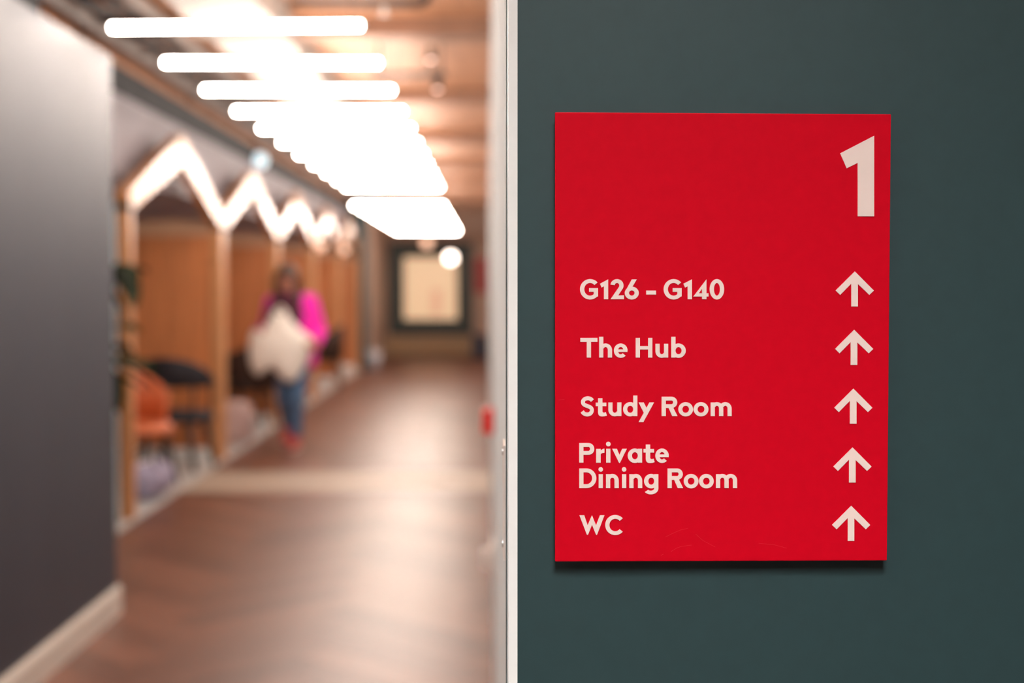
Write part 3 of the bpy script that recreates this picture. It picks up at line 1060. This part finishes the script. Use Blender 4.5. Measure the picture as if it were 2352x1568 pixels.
# joints in the person's frame: x right in the picture, -y towards the camera
HIP = Vector((0.00, 0.02, 0.86))
CH = Vector((-0.02, 0.00, 1.20))
NK = Vector((-0.035, -0.02, 1.38))
HD = Vector((-0.055, -0.06, 1.52))
SH = {1: Vector((0.145, 0.0, 1.325)), -1: Vector((-0.205, 0.02, 1.315))}
EL = {1: Vector((0.225, 0.0, 1.06)), -1: Vector((-0.265, 0.03, 1.07))}
WR = {1: Vector((0.225, -0.215, 0.955)), -1: Vector((-0.300, -0.175, 1.075))}
HJ = {1: Vector((0.075, 0.02, 0.84)), -1: Vector((-0.085, 0.02, 0.84))}
KN = {1: Vector((0.030, -0.10, 0.47)), -1: Vector((-0.105, 0.02, 0.46))}
AN = {1: Vector((0.010, -0.02, 0.085)), -1: Vector((-0.120, 0.36, 0.17))}
TOE = {1: Vector((0.000, -0.16, 0.04)), -1: Vector((-0.128, 0.27, 0.04))}


def head_rot():
    return Matrix.Rotation(math.radians(22), 3, 'X')


HR = head_rot()


def hp(x, y, z):
    return HD + HR @ Vector((x, y, z))


def hand(b, wr, tgt, side):
    """palm, four unequal bent fingers and a thumb closing on the bag"""
    d_ = (tgt - wr).normalized()
    across = Vector((0, 0, -1))
    across = (across - d_ * across.dot(d_)).normalized()
    curl = d_.cross(across).normalized()
    if curl.x * side < 0:
        curl = -curl
    kn = wr + d_ * 0.085
    for f, off, ln in ((0, -0.027, 0.070), (1, -0.009, 0.080), (2, 0.009, 0.075), (3, 0.027, 0.058)):
        k0 = kn + across * off
        bm_caps(b, wr + across * off * 0.6, k0, 0.016, 0.0125, 8)
        p1_ = k0 + d_ * ln * 0.45 + curl * 0.006
        p2_ = p1_ + (d_ * 0.7 - curl * 0.5).normalized() * ln * 0.33
        p3_ = p2_ + (d_ * 0.35 - curl * 0.9).normalized() * ln * 0.26
        bm_caps(b, k0, p1_, 0.0105, 0.0095, 8)
        bm_caps(b, p1_, p2_, 0.0095, 0.0088, 8)
        bm_caps(b, p2_, p3_, 0.0088, 0.0075, 8)
    th0 = wr + d_ * 0.025 - across * 0.028
    th1 = th0 + (d_ * 0.6 - across * 0.8).normalized() * 0.04
    th2 = th1 + (d_ * 0.9 - across * 0.2 - curl * 0.3).normalized() * 0.035
    bm_caps(b, th0, th1, 0.014, 0.011, 8)
    bm_caps(b, th1, th2, 0.011, 0.0085, 8)


def body(b):
    bm_caps(b, HIP, CH, 0.105, 0.115)
    for s in (-1, 1):
        bm_caps(b, HIP + Vector((s * 0.05, 0.01, -0.01)), CH + Vector((s * 0.05, 0, 0)), 0.10, 0.095)
        bm_caps(b, CH + Vector((s * 0.03, 0, 0.06)), SH[s], 0.085, 0.058)
        bm_caps(b, SH[s], EL[s], 0.050, 0.040)
        bm_caps(b, EL[s], WR[s], 0.039, 0.026)
        hand(b, WR[s], WR[s] + Vector((-s * 0.035, -0.09, -0.01)), s)
        bm_caps(b, HJ[s], KN[s], 0.082, 0.053)
        bm_caps(b, KN[s], KN[s].lerp(AN[s], 0.4) + Vector((0, 0.015, 0)), 0.052, 0.050)
        bm_caps(b, KN[s].lerp(AN[s], 0.4) + Vector((0, 0.015, 0)), AN[s], 0.050, 0.034)
        bm_caps(b, AN[s] + Vector((0, 0.02, -0.03)), TOE[s], 0.034, 0.026)
    bm_caps(b, CH + Vector((0, 0, 0.12)), NK, 0.07, 0.052)
    bm_caps(b, NK, hp(0, 0.02, -0.05), 0.052, 0.05)
    # head: skull, jaw, face features
    bm_ball(b, hp(0, 0.012, 0.03), 0.1, 24, (0.78, 0.95, 0.92), HR)
    bm_ball(b, hp(0, -0.022, -0.035), 0.08, 20, (0.76, 0.80, 1.0), HR)
    bm_ball(b, hp(0, -0.055, -0.092), 0.028, 14, (1.0, 0.8, 0.7), HR)
    bm_caps(b, hp(0, -0.088, 0.005), hp(0, -0.112, -0.032), 0.010, 0.014, 10)
    bm_ball(b, hp(0, -0.094, -0.036), 0.016, 10, (1.2, 0.8, 0.7), HR)
    for s in (-1, 1):
        bm_ball(b, hp(s * 0.078, 0.01, -0.01), 0.03, 12, (0.35, 0.7, 1.0), HR)
        bm_caps(b, hp(s * 0.014, -0.088, 0.022), hp(s * 0.048, -0.078, 0.024), 0.007, 0.007, 8)
        bm_ball(b, hp(s * 0.04, -0.062, -0.03), 0.026, 10, (1, 0.7, 0.9), HR)


bod = remeshed('body', body, 'skin', person, 0.006, 2)
for s in (-1, 1):
    part('eye', lambda b: bm_ball(b, hp(s * 0.032, -0.083, 0.004), 0.011, 12, (1.2, 0.7, 0.7), HR), 'eye', person, True)
part('mouth', lambda b: bm_tube(b, [hp(-0.024, -0.088, -0.066), hp(-0.010, -0.098, -0.063), hp(0, -0.099, -0.065), hp(0.010, -0.098, -0.063), hp(0.024, -0.088, -0.066)], [0.003, 0.006, 0.005, 0.006, 0.003], 8), 'lip', person, True)


def hair(b):
    bm_ball(b, hp(0, 0.026, 0.045), 0.112, 24, (0.86, 0.95, 0.90), HR)
    bm_ball(b, hp(0, 0.055, -0.02), 0.095, 20, (0.92, 0.75, 1.1), HR)
    for s in (-1, 1):
        pts = [hp(s * 0.065, -0.025, 0.06), hp(s * 0.088, -0.01, -0.02), hp(s * 0.09, -0.01, -0.10), CH + Vector((s * 0.085 - 0.02, -0.09, 0.13)), CH + Vector((s * 0.075 - 0.02, -0.12, 0.0))]
        rr = [0.034, 0.036, 0.040, 0.040, 0.016]
        for i in range(4):
            bm_caps(b, pts[i], pts[i + 1], rr[i], rr[i + 1], 12)
    bm_caps(b, hp(0, 0.07, -0.04), NK + Vector((0, 0.09, -0.08)), 0.08, 0.06)


remeshed('hair', hair, 'hair', person, 0.008, 2)


def jeans(b):
    bm_caps(b, HIP + Vector((-0.04, 0.01, 0.04)), HIP + Vector((0.04, 0.01, 0.04)), 0.118, 0.118)
    for s in (-1, 1):
        bm_caps(b, HIP + Vector((s * 0.055, 0.015, -0.02)), HJ[s], 0.112, 0.096)
        bm_caps(b, HJ[s], KN[s], 0.094, 0.066)
        mid_ = KN[s].lerp(AN[s], 0.4) + Vector((0, 0.015, 0))
        bm_caps(b, KN[s], mid_, 0.066, 0.061)
        e_ = mid_.lerp(AN[s], 0.86)
        bm_tube(b, [mid_, e_], [0.061, 0.050], 14)


remeshed('jeans', jeans, 'jeans', person, 0.008, 2)


def top(b):
    for s in (-1, 1):
        bm_caps(b, HIP + Vector((s * 0.05, 0.005, 0.07)), CH + Vector((s * 0.055, -0.01, 0)), 0.120, 0.122)
        bm_caps(b, CH + Vector((s * 0.03, 0, 0.05)), CH + Vector((s * 0.10, -0.005, 0.11)), 0.108, 0.072)
    bm_caps(b, CH + Vector((0, -0.005, 0.02)), CH + Vector((0, -0.005, 0.10)), 0.122, 0.090)


remeshed('top', top, 'top', person, 0.008, 2)


def cardigan(b):
    for s in (-1, 1):
        bm_caps(b, SH[s] + Vector((-s * 0.04, 0.015, 0.0)), SH[s], 0.074, 0.070)
        bm_caps(b, SH[s], EL[s], 0.070, 0.062)
        bm_caps(b, EL[s], EL[s].lerp(WR[s], 0.9), 0.062, 0.045)
        # front panel hanging each side of the opening, and the back
        x_ = s * 0.115 - 0.02
        bm_caps(b, SH[s] + Vector((-s * 0.045, -0.02, -0.02)), Vector((x_, -0.035, 1.10)), 0.080, 0.090)
        bm_caps(b, Vector((x_, -0.035, 1.10)), Vector((s * 0.125, -0.005, 0.80)), 0.090, 0.082)
        bm_caps(b, Vector((s * 0.06 - 0.02, 0.06, 1.28)), Vector((s * 0.075, 0.075, 0.80)), 0.085, 0.085)


def plum_shoulder(b):  # dark plum layer over the shoulder at picture left
    pts = [NK + Vector((0.03, -0.075, -0.03)), NK + Vector((-0.06, -0.06, -0.02)), SH[-1] + Vector((0.05, -0.07, 0.02)), SH[-1] + Vector((0.0, -0.10, -0.10)), SH[-1] + Vector((-0.02, -0.12, -0.22))]
    for p_, q_ in zip(pts, pts[1:]):
        bm_caps(b, p_, q_, 0.052, 0.056)


remeshed('plum_shoulder', plum_shoulder, 'top', person, 0.008, 3)
cg = remeshed('cardigan', cardigan, 'cardigan', person, 0.008, 3)
for s in (-1, 1):
    def shoe(b):
        bm_caps(b, AN[s] + Vector((0, 0.03, -0.035)), TOE[s] + Vector((0, 0.02, 0.008)), 0.043, 0.040)
        bm_caps(b, AN[s] + Vector((0, 0.03, -0.03)), AN[s] + Vector((0, 0.0, 0.0)), 0.043, 0.045)
        bm_ball(b, TOE[s] + Vector((0, -0.005, 0.0)), 0.043, 14, (1.0, 1.2, 0.8))
    sh_ = remeshed('shoe', shoe, 'shoe', person, 0.006, 1)
    hz_ = -0.082 if s == 1 else -0.075
    a_, b_ = AN[s] + Vector((0, 0.05, hz_)), TOE[s] + Vector((0, -0.04, -0.036))
    if s == 1:
        a_.z = b_.z = 0.008
    part('sole', lambda b: bm_beam(b, a_, b_, 0.07, 0.016), 'sole', sh_)

# cream cloth bag held in front
OUT = [(625, 722), (655, 722), (690, 757), (722, 785), (705, 832), (682, 868), (657, 878), (622, 846), (592, 862), (573, 832), (576, 764), (606, 752)]
YBAG = 12.8 - 0.235
ctr = onY(645, 800, YBAG)
bag = thing('cloth_bag', 'crumpled cream cloth bag held by the person in pink', 'bag', (ctr.x, ctr.y, ctr.z))


def bagfn(b):
    # smooth closed outline, then rings shrinking to front and back crowns
    P = [onY(x, y, YBAG) - ctr for x, y in OUT]
    P = [Vector((p.x, 0, p.z)) for p in P]
    Q = []
    n_ = len(P)
    for i in range(n_):
        p0_, p1_, p2_, p3_ = P[i - 1], P[i], P[(i + 1) % n_], P[(i + 2) % n_]
        for k in range(4):
            t_ = k / 4
            Q.append(0.5 * ((2 * p1_) + (p2_ - p0_) * t_ + (2 * p0_ - 5 * p1_ + 4 * p2_ - p3_) * t_ ** 2 + (3 * p1_ - p0_ - 3 * p2_ + p3_) * t_ ** 3))
    core = sum(Q, Vector()) / len(Q)
    rings = []
    for sc_, y in ((0.15, 0.085), (0.5, 0.075), (0.8, 0.05), (0.96, 0.02), (1.0, 0.0), (0.96, -0.025), (0.8, -0.06), (0.5, -0.085), (0.15, -0.095)):
        ring = []
        for i, q in enumerate(Q):
            p = core + (q - core) * sc_
            fold = 0.007 * math.sin(p.x * 28 + p.z * 17) + 0.005 * math.sin(p.x * 11 - p.z * 40)
            ring.append(b.verts.new((p.x, y + fold, p.z)))
        rings.append(ring)
    m_ = len(Q)
    for r0, r1 in zip(rings, rings[1:]):
        for k in range(m_):
            b.faces.new((r0[k], r0[(k + 1) % m_], r1[(k + 1) % m_], r1[k]))
    b.faces.new(rings[0])
    b.faces.new(rings[-1][::-1])


part('body', bagfn, 'canvas', bag, True)
for s in (-1, 1):
    part('handle', lambda b: bm_tube(b, [(-0.06 + 0.02 * s, s * 0.05, 0.24), (-0.05, s * 0.04, 0.33), (0.0, s * 0.03, 0.37), (0.05, s * 0.04, 0.31), (0.07, s * 0.05, 0.20)], 0.010, 8), 'canvas', bag, True)
